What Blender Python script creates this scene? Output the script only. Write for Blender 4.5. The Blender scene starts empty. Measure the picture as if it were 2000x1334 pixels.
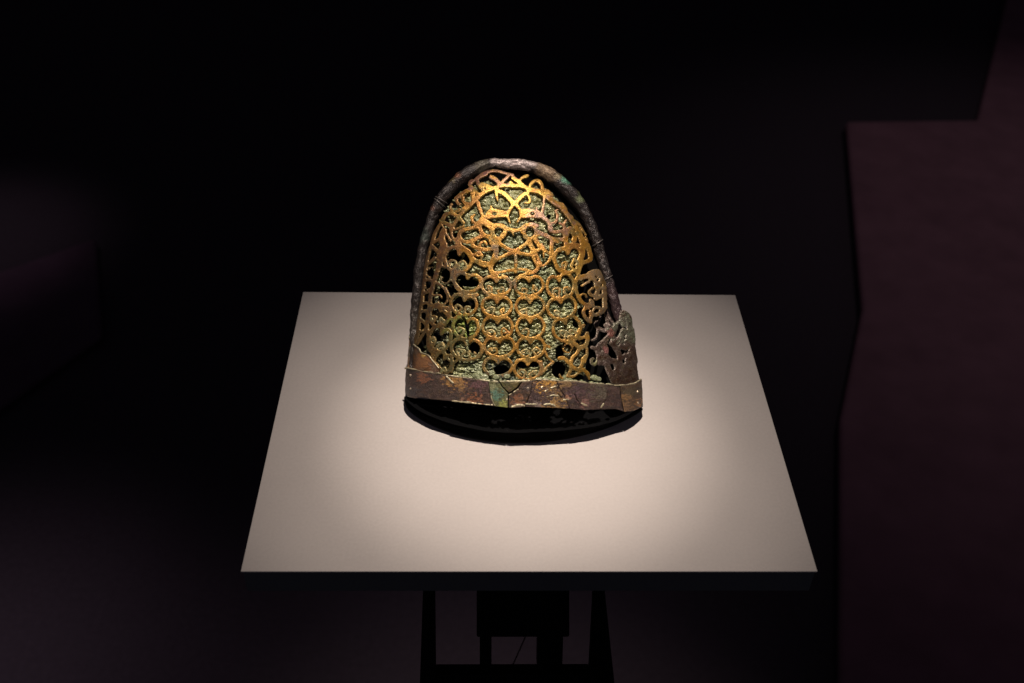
import bpy, math, random
import numpy as np
from mathutils import Vector, Matrix
random.seed(3); rng = np.random.default_rng(3)
S = bpy.context.scene
COL = S.collection
# ------------------------------------------------------------------ camera
F, CX, CY = 2091.65, 1000.0, 667.0            # focal length and centre in photo pixels (2000 x 1334)
TOP = 0.95                                     # height of the display top above the floor
CAM = np.array([0.17368498, -0.49654305, 0.62199872 + TOP])
FWD = np.array([0.02736832, 0.77377667, -0.632867]); FWD /= np.linalg.norm(FWD)
RGT = np.array([0.99960815, -0.01746368, 0.02187602]); RGT -= FWD*(RGT@FWD); RGT /= np.linalg.norm(RGT)
UP = np.cross(RGT, FWD)
FOCUS = (np.array([.212, .215, TOP+.085])-CAM)@FWD          # depth of the ornament's face
cd = bpy.data.cameras.new('camera'); cam = bpy.data.objects.new('camera', cd); COL.objects.link(cam)
cd.sensor_width = 36; cd.lens = F*36/2000; cd.clip_start = 0.02; cd.clip_end = 60
cam.matrix_world = Matrix([[RGT[i], UP[i], -FWD[i], CAM[i]] for i in range(3)] + [[0, 0, 0, 1]])
cd.dof.use_dof = True; cd.dof.focus_distance = float(FOCUS); cd.dof.aperture_fstop = 6.3
S.camera = cam
# ------------------------------------------------------------------ world and lamps
w = bpy.data.worlds.new('World'); S.world = w; w.use_nodes = True
w.node_tree.nodes['Background'].inputs[0].default_value = (.75, .72, 1, 1)
w.node_tree.nodes['Background'].inputs[1].default_value = 0.03
S.view_settings.view_transform = 'Standard'; S.view_settings.look = 'None'
S.view_settings.exposure = 0; S.view_settings.gamma = 1

def spot(name, loc, target, power, ang, blend, size, color):
    l = bpy.data.lights.new(name, 'SPOT'); l.energy = power; l.spot_size = math.radians(ang)
    l.spot_blend = blend; l.shadow_soft_size = size; l.color = color
    o = bpy.data.objects.new(name, l); COL.objects.link(o); o.location = loc
    o.rotation_euler = (Vector(target)-Vector(loc)).to_track_quat('-Z', 'Y').to_euler()
    return o
spot('gallery_spotlight', (0.213, 0.150, TOP+1.15), (0.210, 0.147, TOP), 33, 33.5, 1.0, 0.007, (1, .87, .765))
spot('gallery_spotlight_core', (0.213, 0.150, TOP+1.15), (0.210, 0.147, TOP), 39, 18.5, 1.0, 0.007, (1, .87, .765))
spot('patch_fill_right', (1.9, 2.4, 2.9), (1.62, 1.85, 0.0), 26, 56, 1.0, 0.1, (1, .86, .90))  # unseen lamp added to brighten the right reflection patch
spot('patch_fill_left', (-1.2, 1.9, 2.6), (-1.16, 1.80, 0.0), 34, 19, 1.0, 0.1, (1, .8, .92))  # added lamp, out of view, for the faint patch at left
spot('floor_fill_rear', (0.1, 1.7, 2.7), (0.16, 0.50, 0.0), 52, 19, 1.0, 0.25, (.97, .82, .92))  # added spot for the floor glow below the table, no fixture known
spot('floor_fill_left', (-.6, 1.4, 2.7), (-.72, 0.45, 0.0), 110, 20, 1.0, 0.25, (.97, .8, .93))  # unseen spot added for the glow on the floor at lower left

# ------------------------------------------------------------------ helpers
def tag(o, label=None, cat=None, group=None, kind=None):
    if label: o['label'] = label
    if cat: o['category'] = cat
    if group: o['group'] = group
    if kind: o['kind'] = kind
    return o
def empty(name, loc):
    o = bpy.data.objects.new(name, None); o.location = loc; o.empty_display_size = .02; COL.objects.link(o); return o
def mesh(name, V, faces, mat, parent=None, smooth=True, col=None):
    """faces: list of int arrays (n,3) or (n,4)"""
    V = np.asarray(V, float)
    me = bpy.data.meshes.new(name)
    me.vertices.add(len(V)); me.vertices.foreach_set('co', V.astype(np.float32).ravel())
    fl = [np.asarray(f, int) for f in faces if len(f)]
    loops = np.concatenate([f.ravel() for f in fl]); tot = np.concatenate([np.full(len(f), f.shape[1]) for f in fl])
    me.loops.add(len(loops)); me.loops.foreach_set('vertex_index', loops.astype(np.int32))
    me.polygons.add(len(tot)); st = np.concatenate([[0], np.cumsum(tot)[:-1]])
    me.polygons.foreach_set('loop_start', st.astype(np.int32)); me.polygons.foreach_set('loop_total', tot.astype(np.int32))
    me.polygons.foreach_set('use_smooth', np.full(len(tot), smooth))
    if col is not None:
        a = me.color_attributes.new('patina_light', 'FLOAT_COLOR', 'POINT')
        c = np.ones((len(V), 4), np.float32); c[:, :3] = col; a.data.foreach_set('color', c.ravel())
    me.update(calc_edges=True); me.validate()
    me.materials.append(mat)
    o = bpy.data.objects.new(name, me); COL.objects.link(o)
    if parent is not None:
        o.parent = parent; o.matrix_parent_inverse = Matrix.Translation(-Vector(parent.location))
    return o
def box(name, x0, x1, y0, y1, z0, z1, mat, parent=None, bevel=0.0, taper=None):
    V = np.array([[x, y, z] for z in (z0, z1) for y in (y0, y1) for x in (x0, x1)], float)
    if taper:                                   # bottom corners spread by taper (dx, dy)
        for v in V[:4]:
            v[0] += taper[0]*(1 if v[0] > (x0+x1)/2 else -1); v[1] += taper[1]*(1 if v[1] > (y0+y1)/2 else -1)
    f = [[0, 2, 3, 1], [4, 5, 7, 6], [0, 1, 5, 4], [2, 6, 7, 3], [0, 4, 6, 2], [1, 3, 7, 5]]
    o = mesh(name, V, [f], mat, parent, smooth=False)
    if bevel:
        m = o.modifiers.new('bevel', 'BEVEL'); m.width = bevel; m.segments = 3
    return o

# value noise on arrays of 3D points ------------------------------------------------
_T = rng.random(4096)
def vnoise(P, s, seed=0):
    p = np.asarray(P)*s + 100 + seed*17.3
    i = np.floor(p).astype(np.int64); f = p - i; f = f*f*(3-2*f)
    def h(a, b, c): return _T[(a*73856093 ^ b*19349663 ^ c*83492791) & 4095]
    r = 0
    for dx in (0, 1):
        for dy in (0, 1):
            for dz in (0, 1):
                wgt = (f[:, 0] if dx else 1-f[:, 0])*(f[:, 1] if dy else 1-f[:, 1])*(f[:, 2] if dz else 1-f[:, 2])
                r = r + wgt*h(i[:, 0]+dx, i[:, 1]+dy, i[:, 2]+dz)
    return r*2-1
def fbm(P, s, n=4, seed=0):
    r = 0; a = 1; t = 0
    for k in range(n):
        r = r + a*vnoise(P, s, seed+k*5); t += a; a *= .55; s *= 2.03
    return r/t
def sstep(a, b, x):
    t = np.clip((x-a)/(b-a), 0, 1); return t*t*(3-2*t)

# ------------------------------------------------------------------ materials
def material(name): 
    m = bpy.data.materials.new(name); m.use_nodes = True
    return m, m.node_tree.nodes, m.node_tree.links, m.node_tree.nodes['Principled BSDF']
def simple(name, col, rough=.6, metal=0, spec=.5, bump=0, bscale=200, var=0):
    m, N, L, b = material(name)
    b.inputs['Base Color'].default_value = (*col, 1); b.inputs['Roughness'].default_value = rough
    b.inputs['Metallic'].default_value = metal; b.inputs['Specular IOR Level'].default_value = spec
    tc = N.new('ShaderNodeTexCoord')
    if var:
        n = N.new('ShaderNodeTexNoise'); n.inputs['Scale'].default_value = bscale*.3; n.inputs['Detail'].default_value = 5
        L.new(tc.outputs['Object'], n.inputs['Vector'])
        mx = N.new('ShaderNodeMix'); mx.data_type = 'RGBA'
        mx.inputs[6].default_value = (*[c*(1-var) for c in col], 1); mx.inputs[7].default_value = (*[min(1, c*(1+var)) for c in col], 1)
        L.new(n.outputs['Fac'], mx.inputs[0]); L.new(mx.outputs[2], b.inputs['Base Color'])
    if bump:
        n = N.new('ShaderNodeTexNoise'); n.inputs['Scale'].default_value = bscale; n.inputs['Detail'].default_value = 3
        L.new(tc.outputs['Object'], n.inputs['Vector'])
        bp = N.new('ShaderNodeBump'); bp.inputs['Strength'].default_value = bump; bp.inputs['Distance'].default_value = .001
        L.new(n.outputs['Fac'], bp.inputs['Height']); L.new(bp.outputs['Normal'], b.inputs['Normal'])
    return m
def corroded(name, rough=(.3, .65), metal=.45, stops=None, amount=.5, nscale=140, bump=.5, bscale=900, spec=.5, fine=1500, bdist=.0008):
    """base colour = vertex patina mixed with a noise-driven palette of corrosion colours"""
    m, N, L, b = material(name)
    tc = N.new('ShaderNodeTexCoord')
    at = N.new('ShaderNodeAttribute'); at.attribute_name = 'patina_light'
    n1 = N.new('ShaderNodeTexNoise'); n1.inputs['Scale'].default_value = nscale; n1.inputs['Detail'].default_value = 7; n1.inputs['Roughness'].default_value = .65
    L.new(tc.outputs['Object'], n1.inputs['Vector'])
    cr = N.new('ShaderNodeValToRGB'); e = cr.color_ramp.elements
    stops = stops or [(0.3, (.03, .02, .02)), (.5, (.3, .15, .03)), (.7, (.6, .4, .12))]
    e[0].position = stops[0][0]; e[0].color = (*stops[0][1], 1); e[1].position = stops[-1][0]; e[1].color = (*stops[-1][1], 1)
    for p, c in stops[1:-1]:
        q = e.new(p); q.color = (*c, 1)
    L.new(n1.outputs['Fac'], cr.inputs['Fac'])
    n2 = N.new('ShaderNodeTexNoise'); n2.inputs['Scale'].default_value = nscale*2.3; n2.inputs['Detail'].default_value = 5
    L.new(tc.outputs['Object'], n2.inputs['Vector'])
    mr = N.new('ShaderNodeMapRange'); mr.inputs[1].default_value = .42; mr.inputs[2].default_value = .62
    mr.inputs[3].default_value = 0; mr.inputs[4].default_value = amount
    L.new(n2.outputs['Fac'], mr.inputs[0])
    mx = N.new('ShaderNodeMix'); mx.data_type = 'RGBA'
    L.new(mr.outputs[0], mx.inputs[0]); L.new(at.outputs['Color'], mx.inputs[6]); L.new(cr.outputs['Color'], mx.inputs[7])
    # fine speckle multiplies
    n3 = N.new('ShaderNodeTexNoise'); n3.inputs['Scale'].default_value = fine; n3.inputs['Detail'].default_value = 4
    L.new(tc.outputs['Object'], n3.inputs['Vector'])
    r3 = N.new('ShaderNodeMapRange'); r3.inputs[1].default_value = .3; r3.inputs[2].default_value = .7; r3.inputs[3].default_value = .6; r3.inputs[4].default_value = 1.35
    L.new(n3.outputs['Fac'], r3.inputs[0])
    m2 = N.new('ShaderNodeMix'); m2.data_type = 'RGBA'; m2.blend_type = 'MULTIPLY'; m2.inputs[0].default_value = 1
    L.new(mx.outputs[2], m2.inputs[6]); L.new(r3.outputs[0], m2.inputs[7])
    L.new(m2.outputs[2], b.inputs['Base Color'])
    rr = N.new('ShaderNodeMapRange'); rr.inputs[1].default_value = .35; rr.inputs[2].default_value = .65
    rr.inputs[3].default_value = rough[0]; rr.inputs[4].default_value = rough[1]
    L.new(n3.outputs['Fac'], rr.inputs[0]); L.new(rr.outputs[0], b.inputs['Roughness'])
    b.inputs['Metallic'].default_value = metal; b.inputs['Specular IOR Level'].default_value = spec
    n4 = N.new('ShaderNodeTexNoise'); n4.inputs['Scale'].default_value = bscale; n4.inputs['Detail'].default_value = 6; n4.inputs['Roughness'].default_value = .7
    L.new(tc.outputs['Object'], n4.inputs['Vector'])
    bp = N.new('ShaderNodeBump'); bp.inputs['Strength'].default_value = bump; bp.inputs['Distance'].default_value = bdist
    L.new(n4.outputs['Fac'], bp.inputs['Height']); L.new(bp.outputs['Normal'], b.inputs['Normal'])
    return m
M_gold = corroded('gilt_bronze', (.24, .46), .6, [(.3, (.16, .06, .025)), (.45, (.50, .22, .05)), (.6, (.75, .42, .08)), (.75, (.55, .40, .16))], .36, 210, .7, 800, spec=.8, bdist=.0006)
M_crust = corroded('green_corrosion_crust', (.10, .34), .1, [(.3, (.07, .07, .04)), (.5, (.26, .27, .16)), (.68, (.62, .62, .42))], .4, 260, 1, 900, spec=1, bdist=.0009)
M_rim = corroded('dark_bronze_rim', (.2, .42), .45, [(.3, (.02, .016, .016)), (.5, (.05, .036, .033)), (.66, (.12, .065, .045)), (.78, (.13, .14, .11))], .38, 170, 1, 520, spec=1.0, bdist=.0009)
M_band = corroded('purple_brown_bronze', (.22, .5), .4, [(.3, (.03, .015, .018)), (.5, (.10, .06, .055)), (.62, (.20, .13, .05)), (.74, (.30, .16, .06))],   .38, 300, 1, 750, spec=.9, bdist=.0016)
M_frag = corroded('purple_bronze_fragment', (.2, .42), .5, [(.3, (.03, .02, .02)), (.5, (.10, .06, .05)), (.7, (.20, .17, .09))], .6, 160, .7, 800, spec=.7)
M_rivet = simple('worn_rivet_metal', (.75, .62, .45), .25, .7)
M_wire = simple('pale_binding_wire', (.25, .22, .20), .35, .5)
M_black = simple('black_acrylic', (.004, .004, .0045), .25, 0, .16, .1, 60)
M_blackm = simple('matt_black_board', (.004, .004, .004), .9, 0, .05)
M_stand = simple('black_powder_coat', (.003, .003, .0035), .6, 0, .15)
M_edge = simple('dark_tabletop_edge', (.15, .155, .15), .8, 0, .2, .3, 600)

m, N, L, b = material('warm_grey_laminate')          # display top
tc = N.new('ShaderNodeTexCoord'); n = N.new('ShaderNodeTexNoise'); n.inputs['Scale'].default_value = 420; n.inputs['Detail'].default_value = 3
L.new(tc.outputs['Object'], n.inputs['Vector'])
n2 = N.new('ShaderNodeTexNoise'); n2.inputs['Scale'].default_value = 9; n2.inputs['Detail'].default_value = 4
L.new(tc.outputs['Object'], n2.inputs['Vector'])
ad = N.new('ShaderNodeMath'); ad.operation = 'MULTIPLY_ADD'; ad.inputs[1].default_value = .8
L.new(n.outputs['Fac'], ad.inputs[0]); L.new(n2.outputs['Fac'], ad.inputs[2])
mr = N.new('ShaderNodeMapRange'); mr.inputs[1].default_value = .6; mr.inputs[2].default_value = 1.2
L.new(ad.outputs[0], mr.inputs[0])
mx = N.new('ShaderNodeMix'); mx.data_type = 'RGBA'
mx.inputs[6].default_value = (.52, .472, .447, 1); mx.inputs[7].default_value = (.59, .537, .508, 1)
L.new(mr.outputs[0], mx.inputs[0]); L.new(mx.outputs[2], b.inputs['Base Color']); b.inputs['Roughness'].default_value = .55
b.inputs['Specular IOR Level'].default_value = .25
bp = N.new('ShaderNodeBump'); bp.inputs['Strength'].default_value = .12; bp.inputs['Distance'].default_value = .0004
L.new(n.outputs['Fac'], bp.inputs['Height']); L.new(bp.outputs['Normal'], b.inputs['Normal'])
M_top = m

# ------------------------------------------------------------------ photo rays
def ray(px):
    px = np.atleast_2d(np.asarray(px, float))
    d = FWD[None] + ((px[:, 0]-CX)/F)[:, None]*RGT[None] - ((px[:, 1]-CY)/F)[:, None]*UP[None]
    return d/np.linalg.norm(d, axis=1)[:, None]
def on_plane(px, p0, n):
    d = ray(px); t = ((np.asarray(p0)-CAM)@n)/(d@n); return CAM+d*t[:, None]
def on_z(px, z): return on_plane(px, (0, 0, z), np.array([0, 0, 1.]))
def on_y(px, y): return on_plane(px, (0, y, 0), np.array([0, 1., 0]))

# ------------------------------------------------------------------ setting
M_floor = simple('dark_purple_carpet', (.04, .030, .037), .95, 0, .1, .6, 300, .25)
M_wallb = simple('black_gallery_wall', (.05, .05, .055), .9, 0, .1)
M_patch = simple('dark_red_reflection_patch', (.17, .084, .104), .9, 0, .1, .3, 40, .3)
tag(box('floor', -6, 6, -3, 6.2, -.1, 0, M_floor), kind='structure')
tag(box('wall_back', -6, 6, 5.2, 5.4, .004, 6, M_wallb), kind='structure')

def slab_from_px(name, pts, y, th, mat):
    P = on_y(pts, y); n = len(P)
    V = np.concatenate([P, P+[0, th, 0]])
    me = bpy.data.meshes.new(name)
    fs = [list(range(n)), list(range(2*n-1, n-1, -1))] + [[i, i+n, (i+1) % n + n, (i+1) % n] for i in range(n)]
    me.from_pydata([tuple(v) for v in V], [], [f[::-1] for f in fs]); me.update(); me.materials.append(mat)
    o = bpy.data.objects.new(name, me); COL.objects.link(o); return o
def px_floor_y(px): return on_z([px], 0)[0]

# low slabs added in place of faint reflections in the dark room
def platform(pts, h, mat, label):
    P = on_z(pts, h); n = len(P); B = P.copy(); B[:, 2] = .004
    me = bpy.data.meshes.new('reflection_slab')
    me.from_pydata([tuple(v) for v in np.concatenate([B, P])], [], [list(range(n, 2*n))[::-1], list(range(n))] + [[i, i+n, (i+1) % n+n, (i+1) % n] for i in range(n)])
    me.update(); me.materials.append(mat)
    o = bpy.data.objects.new('reflection_slab', me); COL.objects.link(o)
    md = o.modifiers.new('bevel', 'BEVEL'); md.width = .012; md.segments = 4
    return tag(o, label, 'platform')
platform([(1652, 236), (1908, 233), (1984, -80), (2500, -80), (2500, 1500), (1640, 1500), (1640, 820), (1684, 600)], .035, M_patch, 'added low dark red slab standing in for a faint reflection right of the table')
platform([(188, 462), (0, 528), (-300, 620), (-300, 1000), (198, 650)], .03, simple('dark_purple_reflection_patch', (.070, .040, .058), .9, 0, .1, .3, 40, .3), 'added low dark purple slab in place of a faint reflection left of the table')

# ------------------------------------------------------------------ display table
BW, BD = .42, .33785
ped = empty('display_table', (BW/2, BD/2, 0)); tag(ped, 'display table with a warm grey top, black edge and black legs under the bronze ornament', 'table')
box('tabletop', 0, BW, 0, BD, TOP-.0016, TOP, M_top, ped, .0005)
ebot = on_y([[1000, 1157]], 0)[0][2]
box('table_edge', .0012, BW-.0012, .0012, BD-.0012, ebot, TOP-.0016, M_edge, ped, .0006)
def part_px(name, x0, y0, x1, y1, yd, depth, xb0=None, xb1=None, zb=None):
    A = on_y([[x0, y0], [x1, y0]], yd); B = on_y([[xb0 if xb0 else x0, y1], [xb1 if xb1 else x1, y1]], yd)
    zt = min(A[0][2], ebot-.0005) if y0 < 1165 else A[0][2]
    z0 = B[0][2]; pts = [A[0][0], A[1][0], B[0][0], B[1][0]]
    if zb is not None:                       # prolong down to the floor along the same edges
        k = (zt-zb)/(zt-z0); pts[2] = pts[0]+(pts[2]-pts[0])*k; pts[3] = pts[1]+(pts[3]-pts[1])*k; z0 = zb
    V = [[pts[2], yd, z0], [pts[3], yd, z0], [pts[2], yd+depth, z0], [pts[3], yd+depth, z0],
         [pts[0], yd, zt], [pts[1], yd, zt], [pts[0], yd+depth, zt], [pts[1], yd+depth, zt]]
    f = [[0, 2, 3, 1], [4, 5, 7, 6], [0, 1, 5, 4], [2, 6, 7, 3], [0, 4, 6, 2], [1, 3, 7, 5]]
    o = mesh(name, V, [f], M_stand, ped, smooth=False)
    md = o.modifiers.new('bevel', 'BEVEL'); md.width = .0012; md.segments = 2
    return o
part_px('leg', 826, 1155, 849, 1334, .03, .012, 820, 851, .004)
part_px('leg', 1160, 1155, 1181, 1334, .03, .012, 1150, 1200, .004)
part_px('lamp_housing', 931, 1155, 1112, 1245, .035, .06)
part_px('post', 937, 1246, 960, 1322, .045, .01)
part_px('post', 1050, 1246, 1100, 1322, .045, .02, 1049, 1098)
part_px('cross_bar', 850, 1320, 1151, 1400, .034, .012)

# ------------------------------------------------------------------ ornament frame
TAU, PHI = math.radians(36), math.radians(3.2)
P0 = on_z([[1250, 803]], TOP+.0035)[0]
Zt = np.array([0, math.sin(TAU), math.cos(TAU)]); YL = np.array([0, math.cos(TAU), -math.sin(TAU)])
XL = math.cos(PHI)*np.array([1, 0, 0.]) - math.sin(PHI)*Zt
ZL = math.sin(PHI)*np.array([1, 0, 0.]) + math.cos(PHI)*Zt
def to_local(P): Q = P-P0; return np.stack([Q@XL, Q@YL, Q@ZL], 1)
def to_world(Q): return P0 + Q[:, :1]*XL + Q[:, 1:2]*YL + Q[:, 2:3]*ZL
CAML = to_local(CAM[None])[0]
def ray_l(px): d = ray(px); return np.stack([d@XL, d@YL, d@ZL], 1)
def rimplane(px):
    d = ray_l(px); t = -CAML[1]/d[:, 1]; return CAML+d*t[:, None]
RIM = np.array([(806, 745, 9), (806, 722, 9), (808, 680, 9), (808.5, 640, 9), (811, 600, 9.3), (814, 571, 9.6), (819, 525, 10.5), (828, 476, 10.5), (839, 444, 12), (849, 416, 12.5),
                (864, 388, 13), (885, 364, 13.5), (910, 342, 14), (934, 328, 13), (957, 321, 11), (985, 319.5, 10.5), (1015, 321, 11.5), (1045, 328, 12.5), (1073, 341, 14),
                (1098, 362, 15), (1120, 384, 14.5), (1139, 410, 13), (1154, 440, 12), (1166, 471, 11.5), (1176, 507, 11), (1185, 540, 11), (1196, 575, 11.5),
                (1206, 609, 10.5), (1217, 650, 10), (1230, 700, 9.5), (1240, 745, 9)], float)
RL = rimplane(RIM[:, :2])
PXM = np.linalg.norm(rimplane([[1100, 700]])-rimplane([[1000, 700]]))/100     # metres per photo pixel at the ornament
itop = int(np.argmax(RL[:, 2])); ZT = RL[itop, 2]
lz, lx = RL[:itop+1, 2], RL[:itop+1, 0]; rz, rx = RL[itop:, 2][::-1], RL[itop:, 0][::-1]
zz = np.linspace(-.03, ZT, 400)
xl_ = np.interp(zz, lz, lx); xr_ = np.interp(zz, rz, rx)
k_ = (zz < lz[0]); xl_[k_] = lx[0]
mid_ = (xl_+xr_)/2; wid_ = (xr_-xl_)/2
KB = .50
def bulge(x, z):
    m_ = np.interp(z, zz, mid_); w_ = np.interp(z, zz, wid_)
    w_ = np.where(z > ZT, 1e-4, np.maximum(w_, 1e-4))
    u = (x-m_)/w_
    return -KB*w_*(np.sqrt(np.maximum(0, 1-u*u)+.02)-.1414)/.8686*np.where(np.abs(u) < 1.08, 1, 0)*1.0
def hit(px, off=0.0):
    """first point of the ornament's outer face met by the photo ray; off = pushed outward (m)"""
    d = ray_l(px); t0 = (-.10-CAML[1])/d[:, 1]; t1 = (.003-CAML[1])/d[:, 1]
    g = lambda t: (CAML[1]+d[:, 1]*t) - bulge(CAML[0]+d[:, 0]*t, CAML[2]+d[:, 2]*t)
    lo = t0.copy(); hi = t1.copy(); found = np.zeros(len(d), bool); prev = t0.copy()
    for k in range(1, 61):
        t = t0+(t1-t0)*k/60; s = (g(t) >= 0) & ~found
        lo = np.where(s, prev, lo); hi = np.where(s, t, hi); found |= s; prev = t
    for _ in range(26):
        mid = (lo+hi)/2; s = g(mid) >= 0; hi = np.where(s, mid, hi); lo = np.where(s, lo, mid)
    Q = CAML+d*hi[:, None]
    e = .0012
    nx = (bulge(Q[:, 0]+e, Q[:, 2])-bulge(Q[:, 0]-e, Q[:, 2]))/(2*e); nz = (bulge(Q[:, 0], Q[:, 2]+e)-bulge(Q[:, 0], Q[:, 2]-e))/(2*e)
    nx = np.clip(nx, -2.5, 2.5); nz = np.clip(nz, -2.5, 2.5)
    n = np.stack([nx, -np.ones(len(nx)), nz], 1); n /= np.linalg.norm(n, axis=1)[:, None]
    return Q+n*off, n

# ------------------------------------------------------------------ drawing fields in photo pixels
X0, Y0, X1, Y1, H = 780., 296., 1276., 822., .85
gx = np.arange(X0, X1, H); gy = np.arange(Y0, Y1, H); NX, NY = len(gx), len(gy)
GX, GY = np.meshgrid(gx, gy)
def blank(): return np.full((NY, NX), 1e3)
def crop(x0, y0, x1, y1):
    return (slice(max(0, int((y0-Y0)/H)), max(0, min(NY, int((y1-Y0)/H)+2))), slice(max(0, int((x0-X0)/H)), max(0, min(NX, int((x1-X0)/H)+2))))
def smooth_line(P, n=6, closed=False):
    P = np.asarray(P, float)
    if len(P) < 3 and not closed: 
        return P
    Q = np.concatenate([P[-1:], P, P[:2]]) if closed else np.concatenate([2*P[:1]-P[1:2], P, 2*P[-1:]-P[-2:-1]])
    out = []
    for i in range(1, len(Q)-2):
        for t in np.arange(n)/n:
            out.append(.5*(2*Q[i]+(Q[i+1]-Q[i-1])*t+(2*Q[i-1]-5*Q[i]+4*Q[i+1]-Q[i+2])*t*t+(3*Q[i]-3*Q[i+1]+Q[i+2]-Q[i-1])*t**3))
    out.append(Q[-2]); return np.array(out)
def stroke(Fd, P, w, w2=None, closed=False, n=5, zmap=None):
    """union a tapered stroke (half widths from w/2 to w2/2, photo px) into field Fd"""
    P = smooth_line(P, n, closed); w2 = w if w2 is None else w2
    m_ = len(P)-1
    for i in range(m_):
        a, b_ = P[i], P[i+1]; r0 = (w+(w2-w)*i/m_)/2; r1 = (w+(w2-w)*(i+1)/m_)/2
        R = max(r0, r1)+4; s = crop(min(a[0], b_[0])-R, min(a[1], b_[1])-R, max(a[0], b_[0])+R, max(a[1], b_[1])+R)
        x = GX[s]-a[0]; y = GY[s]-a[1]; dx, dy = b_-a; l2 = dx*dx+dy*dy+1e-9
        t = np.clip((x*dx+y*dy)/l2, 0, 1)
        Fd[s] = np.minimum(Fd[s], np.hypot(x-dx*t, y-dy*t)-(r0+(r1-r0)*t))
def poly(P):
    """signed distance to a polygon on the whole grid crop (negative inside)"""
    P = np.asarray(P, float); D = blank(); x0, y0 = P.min(0)-6; x1, y1 = P.max(0)+6; s = crop(x0, y0, x1, y1)
    x, y = GX[s], GY[s]; d = np.full(x.shape, 1e9); ins = np.zeros(x.shape, bool); n = len(P)
    for i in range(n):
        a, b_ = P[i], P[(i+1) % n]; e = b_-a; t = np.clip(((x-a[0])*e[0]+(y-a[1])*e[1])/(e@e+1e-9), 0, 1)
        d = np.minimum(d, np.hypot(x-a[0]-e[0]*t, y-a[1]-e[1]*t))
        c = ((a[1] > y) != (b_[1] > y)); 
        with np.errstate(all='ignore'): xi = (b_[0]-a[0])*(y-a[1])/(b_[1]-a[1]+1e-12)+a[0]
        ins ^= c & (x < xi)
    D[s] = np.where(ins, -d, d); return D
def ell(cx, cy, rx, ry, rot=0):
    c, s_ = math.cos(math.radians(rot)), math.sin(math.radians(rot)); x = GX-cx; y = GY-cy
    u = (x*c+y*s_)/rx; v = (-x*s_+y*c)/ry; k = np.hypot(u, v)
    return (k-1)*min(rx, ry)
XYg = np.stack([GX.ravel(), GY.ravel(), 0*GX.ravel()], 1)
def gn(s, n=3, seed=0): return fbm(XYg, s, n, seed).reshape(GX.shape)
RAG = gn(.16, 3, 2)*1.0 + gn(.5, 2, 3)*.35          # ragged edge noise (px)

def sheet(name, Fd, mat, parent, off=0.0, th=.0009, rnd=1.6, rough=0.0, rs=900, colf=None, lift=None, seed=0, surf=hit, bowl=0.0):
    """solid plate over the area Fd<0, laid on the ornament's curved face"""
    D = Fd.copy(); ji, ii = np.nonzero(D < 1.2*H)
    gyv, gxv = np.gradient(D, H); gl = np.hypot(gxv, gyv)+1e-6
    near = np.abs(D) < .6*H
    PX = GX - np.where(near, D*gxv/gl/np.maximum(gl, .6), 0).clip(-H*.6, H*.6); PY = GY - np.where(near, D*gyv/gl/np.maximum(gl, .6), 0).clip(-H*.6, H*.6)
    ins = (D <= 0) | near
    dd = np.where(near, 0, np.minimum(D, 0))
    a = ins[:-1, :-1]; b_ = ins[:-1, 1:]; c = ins[1:, 1:]; d = ins[1:, :-1]
    cnt = a.astype(int)+b_+c+d
    idx = np.arange(NY*NX).reshape(NY, NX); A, B, Cc, Dd = idx[:-1, :-1], idx[:-1, 1:], idx[1:, 1:], idx[1:, :-1]
    allnear = (near[:-1, :-1] & near[:-1, 1:] & near[1:, 1:] & near[1:, :-1])
    q = (cnt == 4) & ~allnear
    quads = np.stack([A[q], Dd[q], Cc[q], B[q]], 1)
    tris = []
    for miss, tri in ((a, (B, Dd, Cc)), (b_, (A, Dd, Cc)), (c, (A, Dd, B)), (d, (A, Cc, B))):
        k = (cnt == 3) & ~miss; tris.append(np.stack([t[k] for t in tri], 1))
    tris = np.concatenate(tris)
    used = np.unique(np.concatenate([quads.ravel(), tris.ravel()]))
    if len(used) == 0: return None
    rem = np.full(NY*NX, -1); rem[used] = np.arange(len(used)); quads = rem[quads]; tris = rem[tris]
    px = np.stack([PX.ravel()[used], PY.ravel()[used]], 1); dv = dd.ravel()[used]
    Q, nrm = surf(px)
    rr = 1-np.sqrt(np.clip(1-(1+dv/rnd).clip(0, 1)**2, 0, 1))          # quarter round edge
    topo = off - rr*min(th*.8, rnd*PXM*.6)
    if bowl: topo = topo - bowl*np.exp(dv/2.2)
    if lift is not None: topo = topo + lift.ravel()[used]*PXM
    if rough:
        topo = topo + rough*fbm(Q, rs, 4, seed+1)
    n = len(used)
    lf = np.zeros(n) if lift is None else lift.ravel()[used]*PXM
    V = np.concatenate([Q+nrm*topo[:, None], Q+nrm*(off-th+lf)[:, None]])
    E = np.concatenate([quads[:, [0, 1]], quads[:, [1, 2]], quads[:, [2, 3]], quads[:, [3, 0]], tris[:, [0, 1]], tris[:, [1, 2]], tris[:, [2, 0]]])
    key = np.sort(E, 1); kk = key[:, 0]*n+key[:, 1]; u, inv, ct = np.unique(kk, return_inverse=True, return_counts=True)
    be = E[ct[inv] == 1]
    side = np.stack([be[:, 1], be[:, 0], be[:, 0]+n, be[:, 1]+n], 1)
    col = None
    if colf is not None:
        c0 = colf(px, Q, dv); col = np.concatenate([c0, c0])
    faces = [quads, tris, quads[:, ::-1]+n, tris[:, ::-1]+n, side]
    # local frame faces viewer: winding is seen from the camera
    return mesh(name, to_world(V), faces, mat, parent, True, col)

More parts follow.
